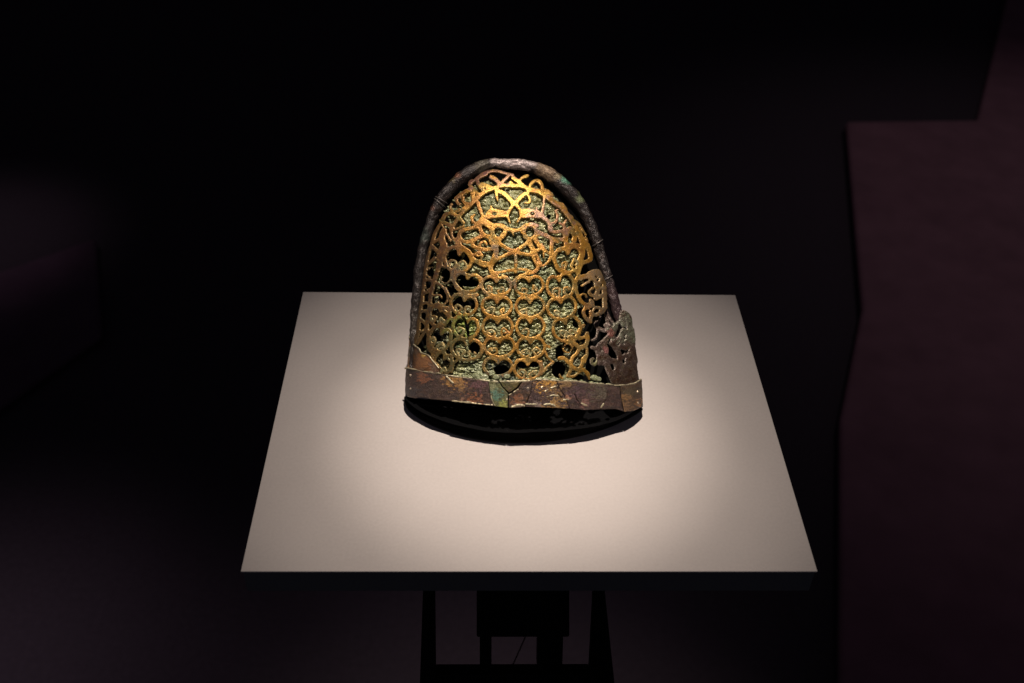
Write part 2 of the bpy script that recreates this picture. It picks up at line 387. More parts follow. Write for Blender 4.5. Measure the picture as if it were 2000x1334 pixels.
def TT(P, x0, y0, s): return [(x0+p[0]/s, y0+p[1]/s) for p in P]
s8 = 8.3375
tile = {'A': (790, 320, s8), 'B': (930, 320, s8), 'C': (1080, 320, s8), 'D': (790, 480, s8), 'E': (930, 480, s8), 'F': (1080, 480, s8),
        'G': (790, 640, s8), 'H': (930, 640, s8), 'I': (1080, 640, s8), '1': (780, 290, 5.336), '2': (1000, 290, 5.336), '3': (780, 500, 5.336), '4': (1010, 500, 5.336)}
G = blank()                                     # openwork straps
def st(t, P, w, w2=None, closed=False, fld=None):
    x0, y0, s = tile[t]; stroke(G if fld is None else fld, TT(P, x0, y0, s), w/s, (w if w2 is None else w2)/s, closed)

# --- top arch strap and the pierced border above it
st('B', [(-20, 570), (100, 480), (200, 425), (330, 375), (450, 350), (600, 345), (750, 355), (850, 395), (960, 425), (1080, 485), (1200, 570), (1340, 680)], 66)
st('A', [(1334, 430), (1230, 510), (1130, 600), (1040, 690), (950, 770), (880, 860), (820, 960), (750, 1080)], 72, 60)
st('2', [(190, 430), (330, 455), (400, 520), (500, 595), (580, 680), (650, 790), (710, 900), (740, 1010), (740, 1100), (700, 1200)], 50, 48)
st('B', [(100, 330), (230, 385)], 80); st('B', [(0, 240), (100, 165), (200, 125), (330, 110), (480, 150), (600, 175)], 52, 46)
st('B', [(0, 240), (40, 330), (100, 400)], 60); st('B', [(240, 210), (310, 245), (380, 325)], 72)
st('B', [(380, 325), (450, 270), (530, 190)], 56); st('B', [(600, 220), (690, 280), (760, 345)], 70)
st('B', [(700, 265), (760, 215), (840, 188)], 44, 54); st('B', [(880, 350), (920, 290), (1000, 268), (1060, 320), (1085, 400)], 58)
st('B', [(560, 300), (600, 330)], 60); st('B', [(1050, 440), (1160, 440), (1240, 520)], 60)
st('A', [(1090, 270), (1060, 330), (1110, 400), (1180, 480)], 62); st('A', [(1200, 330), (1240, 380), (1280, 420)], 60)
st('A', [(1334, 170), (1200, 225), (1090, 290)], 44)
st('A', [(1060, 420), (980, 455), (900, 500), (830, 560)], 66, 60); st('A', [(1110, 480), (1120, 600)], 74); st('A', [(940, 540), (960, 620), (1040, 660)], 60)
st('A', [(830, 560), (860, 640), (900, 650)], 60, 46); st('A', [(760, 650), (735, 710), (780, 765), (850, 770), (890, 740)], 38, 50)
st('A', [(620, 900), (660, 830), (740, 805), (840, 840), (870, 870)], 62); st('A', [(1000, 690), (960, 720), (930, 790)], 56)
st('A', [(880, 870), (930, 930), (960, 960)], 64, 48); st('A', [(820, 1070), (900, 1040), (960, 1010)], 44)
st('A', [(650, 960), (700, 985), (730, 1000)], 70, 80); st('A', [(760, 1080), (760, 1150), (800, 1230), (860, 1290)], 44)
st('A', [(570, 920), (600, 980), (640, 1060)], 34); st('A', [(640, 1090), (680, 1150), (750, 1250)], 44, 36)
st('A', [(600, 960), (540, 1040), (480, 1150), (430, 1300)], 52, 60); st('A', [(470, 1275), (560, 1220), (620, 1160)], 48)
st('A', [(640, 1080), (600, 1200), (640, 1340)], 90, 120); st('D', [(640, -20), (580, 150), (560, 300)], 120, 110)
# --- centre of the upper field
st('B', [(330, 430), (450, 480), (540, 560), (605, 645)], 74, 84); st('B', [(320, 450), (335, 530), (350, 590)], 56, 40)
st('B', [(850, 400), (850, 500), (880, 590), (850, 630), (800, 630)], 52, 40); st('B', [(800, 480), (710, 550), (640, 640)], 72, 84)
st('B', [(610, 650), (545, 760), (510, 830), (530, 900), (560, 975)], 66, 30); st('B', [(640, 650), (730, 770), (730, 850), (690, 910), (655, 980)], 66, 28)
st('B', [(190, 850), (240, 780), (400, 790), (520, 800)], 110, 70); st('B', [(245, 690), (250, 770)], 40, 70); st('B', [(180, 880), (400, 850), (470, 850)], 50)
st('B', [(740, 780), (850, 770), (1000, 800)], 90, 110); st('B', [(985, 710), (990, 780)], 36, 60); st('B', [(760, 860), (900, 860), (1030, 860)], 50)
st('B', [(90, 900), (180, 945), (280, 1000), (400, 1000), (500, 1050), (620, 1085), (720, 1065), (800, 1000), (900, 985), (1000, 1010)], 66)
st('B', [(10, 620), (60, 740), (110, 870)], 52, 60); st('B', [(110, 870), (60, 940), (30, 960)], 80, 70); st('B', [(110, 880), (200, 830)], 70)
st('B', [(1050, 820), (1110, 890), (1170, 940), (1210, 1000), (1215, 1080)], 60, 52)
st('B', [(265, 1110), (300, 1030), (370, 1020), (440, 1040), (480, 1110), (440, 1190), (365, 1215), (290, 1190)], 56, closed=True)
st('B', [(780, 1110), (810, 1020), (880, 1000), (950, 1030), (975, 1110), (950, 1190), (875, 1220), (800, 1190)], 60, closed=True)
st('B', [(230, 1050), (250, 1150), (230, 1250), (280, 1340)], 58, 66); st('B', [(50, 940), (70, 1060), (130, 1150), (220, 1220)], 50)
st('B', [(480, 1090), (400, 1200), (340, 1334)], 64, 74); st('B', [(740, 1090), (840, 1220), (890, 1340)], 66, 74); st('B', [(590, 1100), (610, 1170)], 60, 24)
st('B', [(980, 1200), (1020, 1340)], 58); st('B', [(990, 1160), (1100, 1140), (1180, 1180), (1260, 1240), (1334, 1270)], 60)
st('2', [(340, 490), (330, 600), (320, 690), (380, 760), (410, 830)], 28, 40); st('2', [(400, 790), (460, 760), (480, 700), (460, 650), (480, 640)], 34, 26)
st('2', [(390, 780), (400, 850), (460, 870), (560, 850), (610, 830)], 34, 44); st('2', [(250, 860), (330, 895), (440, 945), (560, 940), (585, 870), (630, 840)], 44)
st('2', [(540, 870), (560, 920), (570, 1040)], 44); st('2', [(420, 960), (415, 1080), (450, 1180), (480, 1250), (540, 1290)], 44)
st('2', [(690, 1010), (620, 1000), (570, 1030), (500, 1060)], 44); st('2', [(560, 850), (540, 800), (500, 780)], 36, 26)
st('2', [(620, 850), (660, 900), (650, 950)], 36, 60)
st('1', [(880, 750), (830, 790), (770, 770), (750, 720), (780, 690)], 46, 26); st('1', [(820, 560), (850, 660), (880, 740)], 36, 42)
st('1', [(870, 740), (830, 800), (850, 870), (870, 910)], 44); st('1', [(840, 810), (740, 830), (650, 860), (620, 900), (640, 950), (700, 975), (780, 950), (870, 905)], 44)
st('1', [(860, 900), (940, 925), (1000, 960), (1020, 1010)], 46); st('1', [(770, 950), (765, 1010), (830, 1045), (920, 1055), (1000, 1030)], 44)
st('1', [(830, 1030), (850, 980), (890, 970), (910, 1000)], 34, 26); st('1', [(880, 780), (950, 830), (980, 900), (1010, 960)], 40, 46)
st('1', [(1010, 1010), (1000, 1090), (965, 1180), (950, 1230)], 50); st('1', [(1040, 990), (1120, 1040), (1195, 1065), (1270, 1030), (1340, 980)], 42)
st('1', [(1190, 1080), (1100, 1115), (1000, 1170), (940, 1230)], 42); st('2', [(0, 1065), (100, 1095), (200, 1110)], 42); st('1', [(1205, 1070), (1215, 1180), (1212, 1285)], 40)
st('E', [(260, 430), (360, 440), (460, 415), (620, 395), (760, 385), (900, 420)], 54, 50); st('E', [(210, 300), (250, 420), (320, 500)], 76, 90)
st('E', [(900, 30), (930, 180), (985, 290), (1010, 350), (940, 430), (850, 450), (720, 490)], 58, 62); st('E', [(330, -20), (340, 110), (290, 220), (230, 310)], 58, 62)
st('E', [(0, 240), (60, 305), (160, 330), (240, 300)], 50); st('E', [(0, 160), (50, 170), (90, 130)], 40, 26); st('E', [(1230, 90), (1200, 220), (1130, 310), (1060, 330), (1000, 290)], 48)
st('E', [(900, 110), (1030, 60), (1110, 20)], 58); st('E', [(1070, -20), (1100, 80), (1105, 200)], 56, 30); st('E', [(1110, 60), (1230, 160)], 50); st('2', [(190, 960), (300, 1200)], 34)
st('2', [(240, 950), (300, 1030)], 44); st('E', [(1220, -20), (1260, 120), (1290, 260), (1330, 380)], 44)
st('1', [(600, 1000), (650, 1030), (720, 1090), (760, 1150), (830, 1185), (930, 1205), (980, 1170)], 56, 50); st('1', [(770, 1110), (830, 1085), (865, 1120), (850, 1160)], 36, 24)
st('1', [(600, 950), (620, 1000)], 60)
st('E', [(420, 480), (500, 510), (570, 590)], 40); st('E', [(700, 500), (640, 540), (590, 600)], 44); st('E', [(-10, 470), (80, 520)], 46)
# --- heart shaped cells
CURL = blank()
def cell(cx, cy, wd, ht, rot=0, wpx=6.6, curls=True, half=None, lobes=.30, cw=4.0):
    c, s_ = math.cos(math.radians(rot)), math.sin(math.radians(rot)); W, Hh = wd/2+wpx*.42, ht/2+wpx*.42
    T = lambda L_: [(cx+(x*W*c-y*Hh*s_), cy+(x*W*s_+y*Hh*c)) for x, y in L_]
    right = [(0, -.50), (.16, -.86), (.48, -1.02), (.82, -.78), (1.0, -.20), (.93, .30), (.68, .74), (.34, .98)]
    for sg in (1, -1):
        if half and sg != half: continue
        stroke(G, T([(sg*x, y) for x, y in right]), wpx, wpx)
        if curls:
            j = lambda: rng.uniform(-.13, .13)
            if rng.random() < .18: continue
            cp = T([(sg*.38+j(), .97), (sg*.20+j(), .58), (sg*.22+j(), .24+j()), (sg*.46+j(), .10+j()), (sg*.62+j(), .34), (sg*.48, .52+j())])
            stroke(G, cp, cw*1.3, cw*.9); stroke(CURL, cp[1:], cw*1.25, cw*.95)
    stroke(G, T([(-.34, .98), (0, 1.06), (.34, .98)]), wpx)
    stroke(G, T([(0, -.86), (0, -.48)]), 8.5, 3.0)
CELLS = [(969, 559, 52, 30, 2), (1033.5, 559, 50, 31, -2), (970, 600, 52, 32, 2), (1035.5, 600, 50, 32, -1), (971.5, 641, 53, 36, 1), (1036, 640, 49, 35, -1),
         (975, 678, 54, 31, 1), (1037, 680, 49, 33, -2), (1031, 722, 48, 32, 0), (1111, 507, 48, 41, -6), (1096, 560, 48, 40, -14), (1098, 602, 50, 36, -12), (1108, 643, 48, 40, -16)]
for c in CELLS: cell(*c)
cell(972, 717, 50, 28, 2, 7, False)
cell(894, 508, 47, 40, 12, 7, True); cell(905, 596, 46, 32, 12, 6.5, True); cell(912, 552, 46, 28, 8, 7, False); cell(909, 641, 44, 34, 8, 7, True)
cell(911, 683, 54, 33, 6, 7.2, True); cell(856, 664, 36, 46, 24, 7, True, cw=4); cell(857, 617, 34, 34, 20, 7, True, cw=4)
cell(862, 713, 30, 42, 24, 6, True, cw=4)
st('D', [(560, 330), (680, 350), (755, 430), (745, 540), (690, 610), (620, 600), (590, 560), (600, 515), (650, 520)], 46, 22)
st('D', [(480, 590), (600, 650), (690, 780), (690, 900), (620, 960), (545, 930), (560, 900)], 48, 26); st('D', [(460, 810), (530, 800), (580, 810), (605, 860)], 44, 26)
st('D', [(560, 300), (520, 430), (480, 560), (440, 700), (410, 830), (400, 960)], 84, 60); st('D', [(400, 960), (540, 1000), (640, 1060), (760, 1190), (870, 1160)], 66, 60)
st('D', [(750, 560), (840, 620), (880, 720)], 34); st('D', [(660, 680), (730, 830)], 40); st('D', [(780, 400), (850, 380), (880, 300)], 70, 50); st('D', [(800, 350), (830, 420), (780, 520)], 60)
st('D', [(880, 700), (1000, 800), (1100, 820), (1180, 800)], 80, 66); st('D', [(400, 960), (380, 1100), (350, 1340)], 62, 70)
for P in ([(480, 200), (420, 260), (330, 330)], [(480, 600), (400, 560), (320, 560)], [(420, 720), (340, 760), (280, 780)], [(400, 960), (340, 930), (270, 960)], [(380, 1100), (320, 1060), (240, 1080)], [(350, 1300), (290, 1230), (230, 1180)]):
    st('D', P, 56, 44)
st('D', [(420, 0), (380, 150), (340, 330), (310, 550), (285, 750), (265, 950), (235, 1150), (215, 1340)], 46, 56); st('D', [(430, 0), (500, 60), (560, 120)], 60)
st('D', [(360, 400), (420, 340), (460, 360)], 30, 20); st('D', [(340, 480), (400, 520), (420, 500)], 34, 20); st('D', [(310, 650), (350, 700), (400, 690)], 30, 20)
st('G', [(215, 0), (200, 120), (150, 240)], 60); st('G', [(350, 0), (380, 120), (420, 300), (520, 380), (640, 400)], 60); st('G', [(640, 400), (700, 500), (770, 590), (760, 720)], 40, 50)
st('G', [(350, 0), (300, 100), (230, 200), (200, 260)], 46); st('G', [(520, 380), (440, 460), (480, 560), (570, 660), (600, 740)], 44)
st('G', [(760, 600), (900, 500)], 50); st('G', [(220, 40), (270, 60), (300, 20)], 36, 20); st('G', [(200, 180), (260, 200)], 36, 24)
# --- right hand gilt pieces
st('2', [(740, 1010), (735, 1100), (700, 1200), (690, 1290)], 62, 56); st('F', [(560, -20), (610, 130), (610, 230), (480, 290), (420, 430)], 84, 60)
st('C', [(330, 920), (400, 960), (450, 1010), (540, 1160)], 60, 28); st('C', [(480, 1210), (550, 1210), (560, 1290)], 40); st('C', [(440, 1100), (470, 1210), (560, 1340)], 80)
st('C', [(280, 1040), (225, 1150), (235, 1290)], 50); st('C', [(170, 1000), (220, 920)], 46); st('C', [(310, 1130), (350, 1175), (380, 1170)], 40, 50)
st('C', [(60, 640), (150, 640), (230, 740)], 34); st('C', [(230, 800), (310, 850), (330, 870)], 40)
st('F', [(420, 480), (370, 620), (400, 790), (490, 930), (600, 960)], 66, 60); st('F', [(420, 500), (520, 510), (640, 430), (740, 420), (800, 540), (840, 640)], 70, 76)
st('F', [(480, 650), (560, 600), (640, 570)], 44); st('F', [(840, 620), (760, 700), (700, 810), (620, 790), (600, 730), (650, 690)], 66, 40)
st('F', [(500, 930), (440, 880), (460, 800), (530, 790), (560, 850)], 44, 28); st('F', [(690, 600), (720, 680), (740, 760)], 70, 50); st('F', [(640, 500), (730, 530), (770, 620)], 150, 90); st('F', [(800, 620), (840, 720)], 90); st('F', [(440, 520), (520, 500)], 90); st('F', [(620, 880), (650, 970), (560, 1010)], 60)
st('F', [(560, 970), (500, 1080), (560, 1190), (620, 1170), (620, 1060)], 62, 44); st('F', [(560, 1200), (620, 1240), (640, 1160)], 50)
st('F', [(700, 860), (790, 820), (860, 780)], 66); st('F', [(840, 640), (850, 800), (850, 1000)], 76, 86); st('F', [(660, 1060), (700, 1000), (770, 1020), (760, 1090), (690, 1130), (650, 1080)], 44)
st('F', [(850, 1000), (800, 1080), (720, 1120)], 70)
st('4', [(700, 720), (640, 780), (610, 840)], 34, 24); st('I', [(270, 160), (340, 250), (440, 330)], 80, 66); st('I', [(440, 330), (390, 420), (320, 490), (290, 600)], 62)
st('I', [(110, 500), (190, 500), (270, 590), (400, 690), (500, 690)], 70, 66); st('I', [(290, 600), (285, 700), (235, 790)], 64, 50); st('I', [(500, 680), (560, 740), (600, 820)], 66, 56)
st('I', [(440, 330), (540, 280), (570, 200), (560, 90)], 80, 60); st('I', [(420, 690), (480, 590), (490, 510), (540, 460)], 64, 56); st('I', [(110, 770), (150, 830), (200, 810)], 46, 30)
st('I', [(165, 340), (240, 260), (320, 330), (240, 410)], 30, closed=True); st('I', [(420, 180), (500, 160), (560, 120)], 60); st('I', [(520, 560), (560, 450), (560, 330)], 46)
st('I', [(240, 800), (330, 790), (420, 740)], 50, 40); st('I', [(700, 840), (740, 770), (800, 780), (810, 850), (740, 880)], 50, closed=True)
st('H', [(1130, 390), (1180, 500), (1260, 560)], 44); st('H', [(1150, 290), (1200, 320)], 50); st('H', [(1260, 560), (1160, 640), (1060, 760)], 46); st('H', [(1060, 560), (1080, 700)], 60)
st('H', [(640, 560), (690, 520), (780, 520)], 40)
# cracks and torn places
crack = blank(); st('3', [(660, 640), (690, 700), (705, 780), (712, 880)], 34, 14, fld=crack)
st('3', [(700, 890), (760, 1000)], 30, 30, fld=crack)
st('B', [(200, 835), (350, 830), (500, 825)], 84); st('B', [(740, 820), (880, 830), (1040, 845)], 84)
def boxblur(A, k):
    for ax in (0, 1):
        P_ = np.concatenate([np.repeat(np.take(A, [0], ax), k, ax), A, np.repeat(np.take(A, [-1], ax), k, ax)], ax); cs = np.cumsum(P_, ax)
        n_ = A.shape[ax]; hi = np.take(cs, range(2*k, 2*k+n_), ax); lo = np.take(cs, range(0, n_), ax)-np.take(P_, range(0, n_), ax)
        A = (hi-lo)/(2*k+1)
    return A
def fillet(A, off):
    return boxblur(boxblur(np.clip(A, -5, 5), 1), 1) + np.where(A > 5, A-5, 0) + off
G = np.minimum(fillet(G, .35), CURL)
for hx, hy, hr in ((295, 812, 34), (915, 812, 32)): G = np.maximum(G, -ell(930+hx/s8, 320+hy/s8, hr/s8, hr/s8*.8))
for hx, hy, a_, b_ in ((640, 590, 34, 22), (735, 560, 20, 34), (700, 500, 26, 14), (800, 640, 14, 30)): G = np.maximum(G, -ell(1080+hx/s8, 480+hy/s8, a_/s8, b_/s8, 30))
G = np.maximum(G+RAG*(.9+.8*sstep(1135, 1160, GX)), -(crack))
inside_rim = poly([(r[0], r[1]) for r in RIM[1:-2]] + [(1232, 748), (1187, 750), (1122, 746), (1026, 748), (954, 747), (884, 739), (810, 727)])
SIDEPOLY = [(1150, 752), (1152, 700), (1158, 640), (1170, 560), (1187, 560), (1245, 600), (1245, 760)]
torn = poly([(1153, 760), (1153, 655), (1160, 622), (1186, 612), (1250, 600), (1250, 765)])
G = np.maximum(G, inside_rim); G = np.maximum(G, -torn)
corner = poly(TT([(78, 150), (130, 240), (180, 290), (250, 340), (270, 400), (330, 440), (400, 450), (470, 540), (575, 665), (560, 760), (40, 700)], *tile['G']))+RAG*.4

# ------------------------------------------------------------------ patina colours by place, with some highlights painted in
def lerp(a, b_, t): return a+(b_-a)*t[:, None]
def blob(px, x, y, r, seed=0):
    d = np.hypot(px[:, 0]-x, px[:, 1]-y)/r + fbm(np.c_[px, 0*px[:, 0]], .13, 4, seed)*1.0
    return 1-sstep(.6, 1.15, d)
P3 = lambda px: np.c_[px, 0*px[:, 0]]
def gold_col(px, Q, dv):
    g = np.array([.55, .275, .04]); n = fbm(P3(px), .05, 4, 7)[:, None]
    c = g + n*np.array([.24, .17, .06]); nb = fbm(P3(px), .033, 4, 77)+fbm(P3(px), .15, 3, 78)*.5
    c = lerp(c, np.array([.17, .14, .045]), sstep(.0, .35, nb)*.8); c = lerp(c, np.array([.30, .10, .03]), sstep(.1, .4, -nb)*.55)
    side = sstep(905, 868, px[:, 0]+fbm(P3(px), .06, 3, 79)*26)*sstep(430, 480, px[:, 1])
    c = lerp(c, np.array([.14, .075, .032]), side*.85)  # browner towards the left side
    c = lerp(c, np.array([.16, .12, .06]), sstep(1138, 1172, px[:, 0]+fbm(P3(px), .06, 3, 80)*26)*sstep(500, 540, px[:, 1])*.85)  # duller brown towards the right side
    c = lerp(c, np.array([.80, .52, .10]), blob(px, 1000, 362, 60, 3)*.8)  # bright yellow painted where the crown catches the light
    c = lerp(c, np.array([.45, .22, .19]), blob(px, 1075, 430, 42, 4)*.6)
    for x, y, r, col, k in [(838, 560, 55, (.17, .085, .055), .9), (845, 640, 55, (.16, .10, .045), .9), (860, 470, 38, (.24, .11, .055), .8), (885, 540, 30, (.13, .11, .08), .9),
                            (872, 470, 40, (.30, .14, .06), .7), (895, 640, 26, (.30, .36, .08), .9), (880, 665, 18, (.25, .32, .12), .8), (940, 715, 30, (.20, .18, .08), .7),
                            (975, 730, 28, (.10, .11, .08), .9), (950, 560, 22, (.22, .17, .10), .7), (998, 555, 16, (.10, .075, .06), .8), (970, 490, 14, (.16, .12, .08), .9), (1006, 505, 10, (.20, .17, .09), .9),
                            (865, 385, 40, (.26, .11, .07), .8), (925, 335, 34, (.30, .12, .12), .85), (980, 333, 30, (.32, .14, .14), .8), (1175, 590, 30, (.28, .20, .12), .85), (1160, 540, 26, (.46, .34, .22), .6),
                            (1170, 630, 30, (.16, .12, .08), .8), (1055, 415, 26, (.42, .27, .19), .7), (1062, 440, 22, (.50, .32, .26), .7), (840, 520, 50, (.16, .09, .06), .6), (1125, 520, 20, (.72, .45, .09), .6),
                            (1070, 735, 30, (.26, .18, .10), .6), (1150, 680, 20, (.34, .30, .14), .7), (905, 580, 26, (.20, .15, .07), .8), (885, 690, 45, (.17, .15, .06), .85), (900, 720, 30, (.16, .16, .08), .8), (1120, 690, 30, (.62, .34, .08), .5), (830, 600, 26, (.10, .07, .05), .8)]:
        c = lerp(c, np.array(col), blob(px, x, y, r, int(x))*k)
    ci = CURL[((px[:, 1]-Y0)/H).astype(int).clip(0, NY-1), ((px[:, 0]-X0)/H).astype(int).clip(0, NX-1)]
    c = lerp(c, np.array([.34, .34, .17]), (1-sstep(-1, 2.5, ci))*sstep(-.45, .2, fbm(P3(px), .07, 3, 19))*.85)
    e = np.exp(dv/1.0)[:, None]*.25                        # edges are paler
    return np.clip(c*(1-e)+np.array([.75, .62, .30])*e, .01, 1)
def crust_col(px, Q, dv):
    n = fbm(P3(px), .11, 4, 21)[:, None]
    n5 = fbm(P3(px), .24, 4, 22)[:, None]
    n6 = fbm(P3(px), .075, 3, 24)[:, None]
    c = np.array([.46, .47, .24])+n*np.array([.2, .2, .12])+n5*np.array([.45, .45, .29])+n6*np.array([.26, .22, .10])  # strong noise contrast paints in whitish highlights and dark shadows
    for x, y, r, col, k in [(905, 640, 24, (.36, .46, .08), .9), (884, 660, 16, (.24, .38, .14), .8), (980, 725, 30, (.12, .15, .13), .9), (930, 725, 26, (.36, .42, .25), .6), (840, 620, 46, (.13, .12, .08), .8),
                            (860, 690, 36, (.13, .13, .08), .8), (1000, 470, 40, (.36, .40, .26), .6), (1100, 700, 40, (.20, .20, .12), .8), (1080, 560, 60, (.24, .30, .15), .6), (850, 480, 40, (.14, .13, .09), .7)]:
        c = lerp(c, np.array(col), blob(px, x, y, r, int(x)+3)*k)
    return np.clip(c, .01, 1)
def rim_col(P):
    n = fbm(P, 70, 4, 31)[:, None]; n2 = fbm(P, 260, 3, 33)[:, None]
    return np.clip(np.array([.042, .033, .030])+n*.035+n2*.035, .01, 1)

# ------------------------------------------------------------------ the ornament
cap = empty('openwork_ornament', tuple(P0 + XL*(-.09) + ZL*.0))
tag(cap, 'arched gilt bronze openwork ornament with green corrosion standing tilted on the grey top', 'ornament')
dome = np.minimum(0, G)
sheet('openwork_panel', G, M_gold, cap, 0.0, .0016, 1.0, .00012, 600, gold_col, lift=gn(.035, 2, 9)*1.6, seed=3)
# green corroded lining behind the straps
crust = poly([(868, 400), (890, 372), (920, 356), (950, 348), (1000, 344), (1050, 352), (1080, 370), (1110, 405), (1130, 440), (1143, 480), (1142, 520), (1150, 560), (1146, 640), (1146, 700), (1150, 750),
              (880, 742), (850, 733), (836, 715), (822, 690), (818, 650), (826, 600), (826, 560), (836, 500), (846, 450)])
for e in [(880, 500, 15, 13, 0), (912, 504, 15, 12, 0), (868, 538, 15, 17, 0), (864, 575, 17, 18, 0), (912, 552, 22, 8, 0), (893, 592, 15, 14, 0), (919, 594, 14, 9, 0), (888, 562, 12, 10, 0), (887, 462, 9, 13, 0),
          (909, 640, 4, 30, -4), (924, 680, 11, 12, 0), (978, 722, 15, 9, 0), (968, 735, 6, 14, 0), (1022, 712, 12, 8, 0), (1044, 711, 12, 7, 0), (1094, 722, 14, 17, 0), (1096, 690, 9, 16, 0),
          (958, 361, 15, 6, 0), (1000, 350, 7, 5, 0), (1030, 352, 8, 7, 0), (1143, 520, 16, 16, 0), (1148, 570, 14, 20, 0), (1120, 575, 7, 8, 0), (945, 545, 10, 6, 0), (1150, 610, 18, 12, 0),
          (1130, 740, 26, 10, 0), (1160, 700, 12, 50, 0), (846, 658, 10, 9, 0), (872, 698, 12, 10, 0), (852, 500, 8, 20, 0), (832, 560, 10, 40, 0), (822, 640, 8, 40, 0), (1075, 420, 4, 5, 0), (1130, 630, 8, 10, 0),
          (1120, 668, 16, 10, 0), (860, 428, 10, 9, 0), (905, 540, 18, 6, 0), (905, 363, 12, 7, 0), (880, 395, 8, 6, 0), (1150, 660, 12, 12, 0)]:
    crust = np.maximum(crust, -(ell(*e)))
crust = crust+RAG*1.6
holes_dist = G                                            # crust swells towards the middle of each opening
wr = fbm(XYg*[.7, 1.35, 1]+9, .13, 4, 47).reshape(GX.shape)
lump = gn(.06, 4, 41)*4.0 - np.abs(wr)*13.0 + gn(.30, 3, 43)*2.6 + 4.2 - 5.0*np.exp(-np.maximum(0, G)/2.2)
lining = sheet('corroded_lining', crust, M_crust, cap, -9.0*PXM, .0012, 2.5, .00022, 700, crust_col, lift=lump, seed=5, bowl=.0004)
# lower left solid corner plate
def corner_col(px, Q, dv):
    c = np.array([.17, .085, .04])+fbm(P3(px), .08, 4, 51)[:, None]*.10
    c = lerp(c, np.array([.10, .075, .05]), blob(px, 802, 690, 16, 2)); c = lerp(c, np.array([.42, .17, .05]), blob(px, 826, 706, 20, 5)*.8)
    c = lerp(c, np.array([.85, .55, .12]), blob(px, 829, 687, 9, 1)); return np.clip(c, .01, 1)
sheet('corner_plate', corner, M_band, cap, 1.6*PXM, .0009, 1.6, .00010, 700, corner_col, seed=8)
bright_bronze = simple('pale_bright_bronze', (.62, .55, .36), .35, .5, .5, .4, 900, .3)
edge_line = blank(); st('G', [(78, 150), (130, 240), (180, 290), (250, 345), (280, 400), (400, 452), (470, 540), (570, 660)], 14, 12, fld=edge_line)
sheet('bright_edge', edge_line+RAG*.5, bright_bronze, cap, 3.0*PXM, .0010, 1.2, .0002, 900)  # pale strip along the plate's diagonal edge

# side fragment, torn and sprung outward on the right
FR = blank()
def ft(t, P, w, w2=None, closed=False): st(t, P, w, w2, closed, FR)
FR = np.minimum(FR, poly(TT([(830, 500), (900, 520), (960, 500), (1040, 520), (1100, 560), (1200, 520), (1290, 420), (1345, 400), (1380, 700), (1420, 925), (1060, 945), (960, 900), (880, 720), (850, 620)], *tile['I'])))
tri_ = poly(TT([(925, 580), (1040, 600), (1000, 700), (960, 700)], *tile['I'])); FR = np.maximum(FR, -tri_)
FR = np.maximum(FR, -ell(1219, 706, 6, 4.5, -30)); FR = np.maximum(FR, -ell(1203.5, 692, 4.5, 7, 20))
ft('4', [(1110, 600), (1160, 640), (1185, 760), (1195, 880), (1215, 1000), (1235, 1100)], 66, 50); ft('4', [(1110, 610), (1095, 660), (1110, 720)], 60, 40)
ft('I', [(720, 340), (760, 270), (830, 215), (940, 100)], 50); ft('I', [(735, 330), (770, 440), (790, 560), (860, 600)], 56); ft('I', [(740, 10), (730, 90), (700, 170), (640, 205)], 34, 26)
ft('I', [(640, 325), (700, 350), (735, 440), (735, 540), (690, 600), (640, 580), (625, 530), (660, 505)], 48, 34); ft('I', [(830, 300), (860, 360), (850, 450), (900, 520)], 90, 110)
ft('I', [(960, 60), (990, 200), (1020, 320), (1080, 420), (1100, 560)], 74, 70); ft('I', [(1060, 180), (1120, 160), (1140, 210), (1100, 270)], 40, 26); ft('I', [(1180, 230), (1230, 180), (1220, 90), (1180, 80)], 46, 34)
ft('I', [(1020, 320), (1120, 320), (1230, 260), (1300, 190)], 60); ft('I', [(1300, 30), (1320, 180), (1310, 300), (1250, 420)], 60, 50); ft('I', [(1140, 490), (1190, 440), (1220, 480), (1200, 540)], 44, 40)
ft('I', [(860, -40), (950, 80)], 50); ft('I', [(1040, 0), (1000, 100)], 44); ft('I', [(940, 120), (880, 200), (850, 300)], 44); ft('I', [(960, 230), (930, 260), (980, 300)], 34, 24)
ft('4', [(820, 690), (850, 750), (960, 780), (1060, 690)], 36, 26); ft('F', [(860, 1050), (930, 1170), (1010, 1300)], 34); ft('F', [(790, 1160), (760, 1210), (740, 1270)], 30, 36); ft('F', [(900, 1260), (950, 1340)], 40)
ft('I', [(850, 440), (800, 480), (770, 590)], 60, 50); ft('F', [(850, 1000), (870, 1120), (900, 1260)], 44, 40); ft('4', [(1110, 780), (1090, 830), (1040, 900)], 50, 40); ft('4', [(1180, 900), (1140, 960), (1090, 940)], 40)
ft('4', [(1130, 780), (1160, 820), (1140, 850)], 34, 24); ft('I', [(1070, 950), (1000, 560)], 10)
FR = fillet(FR, -.85)+RAG*.6
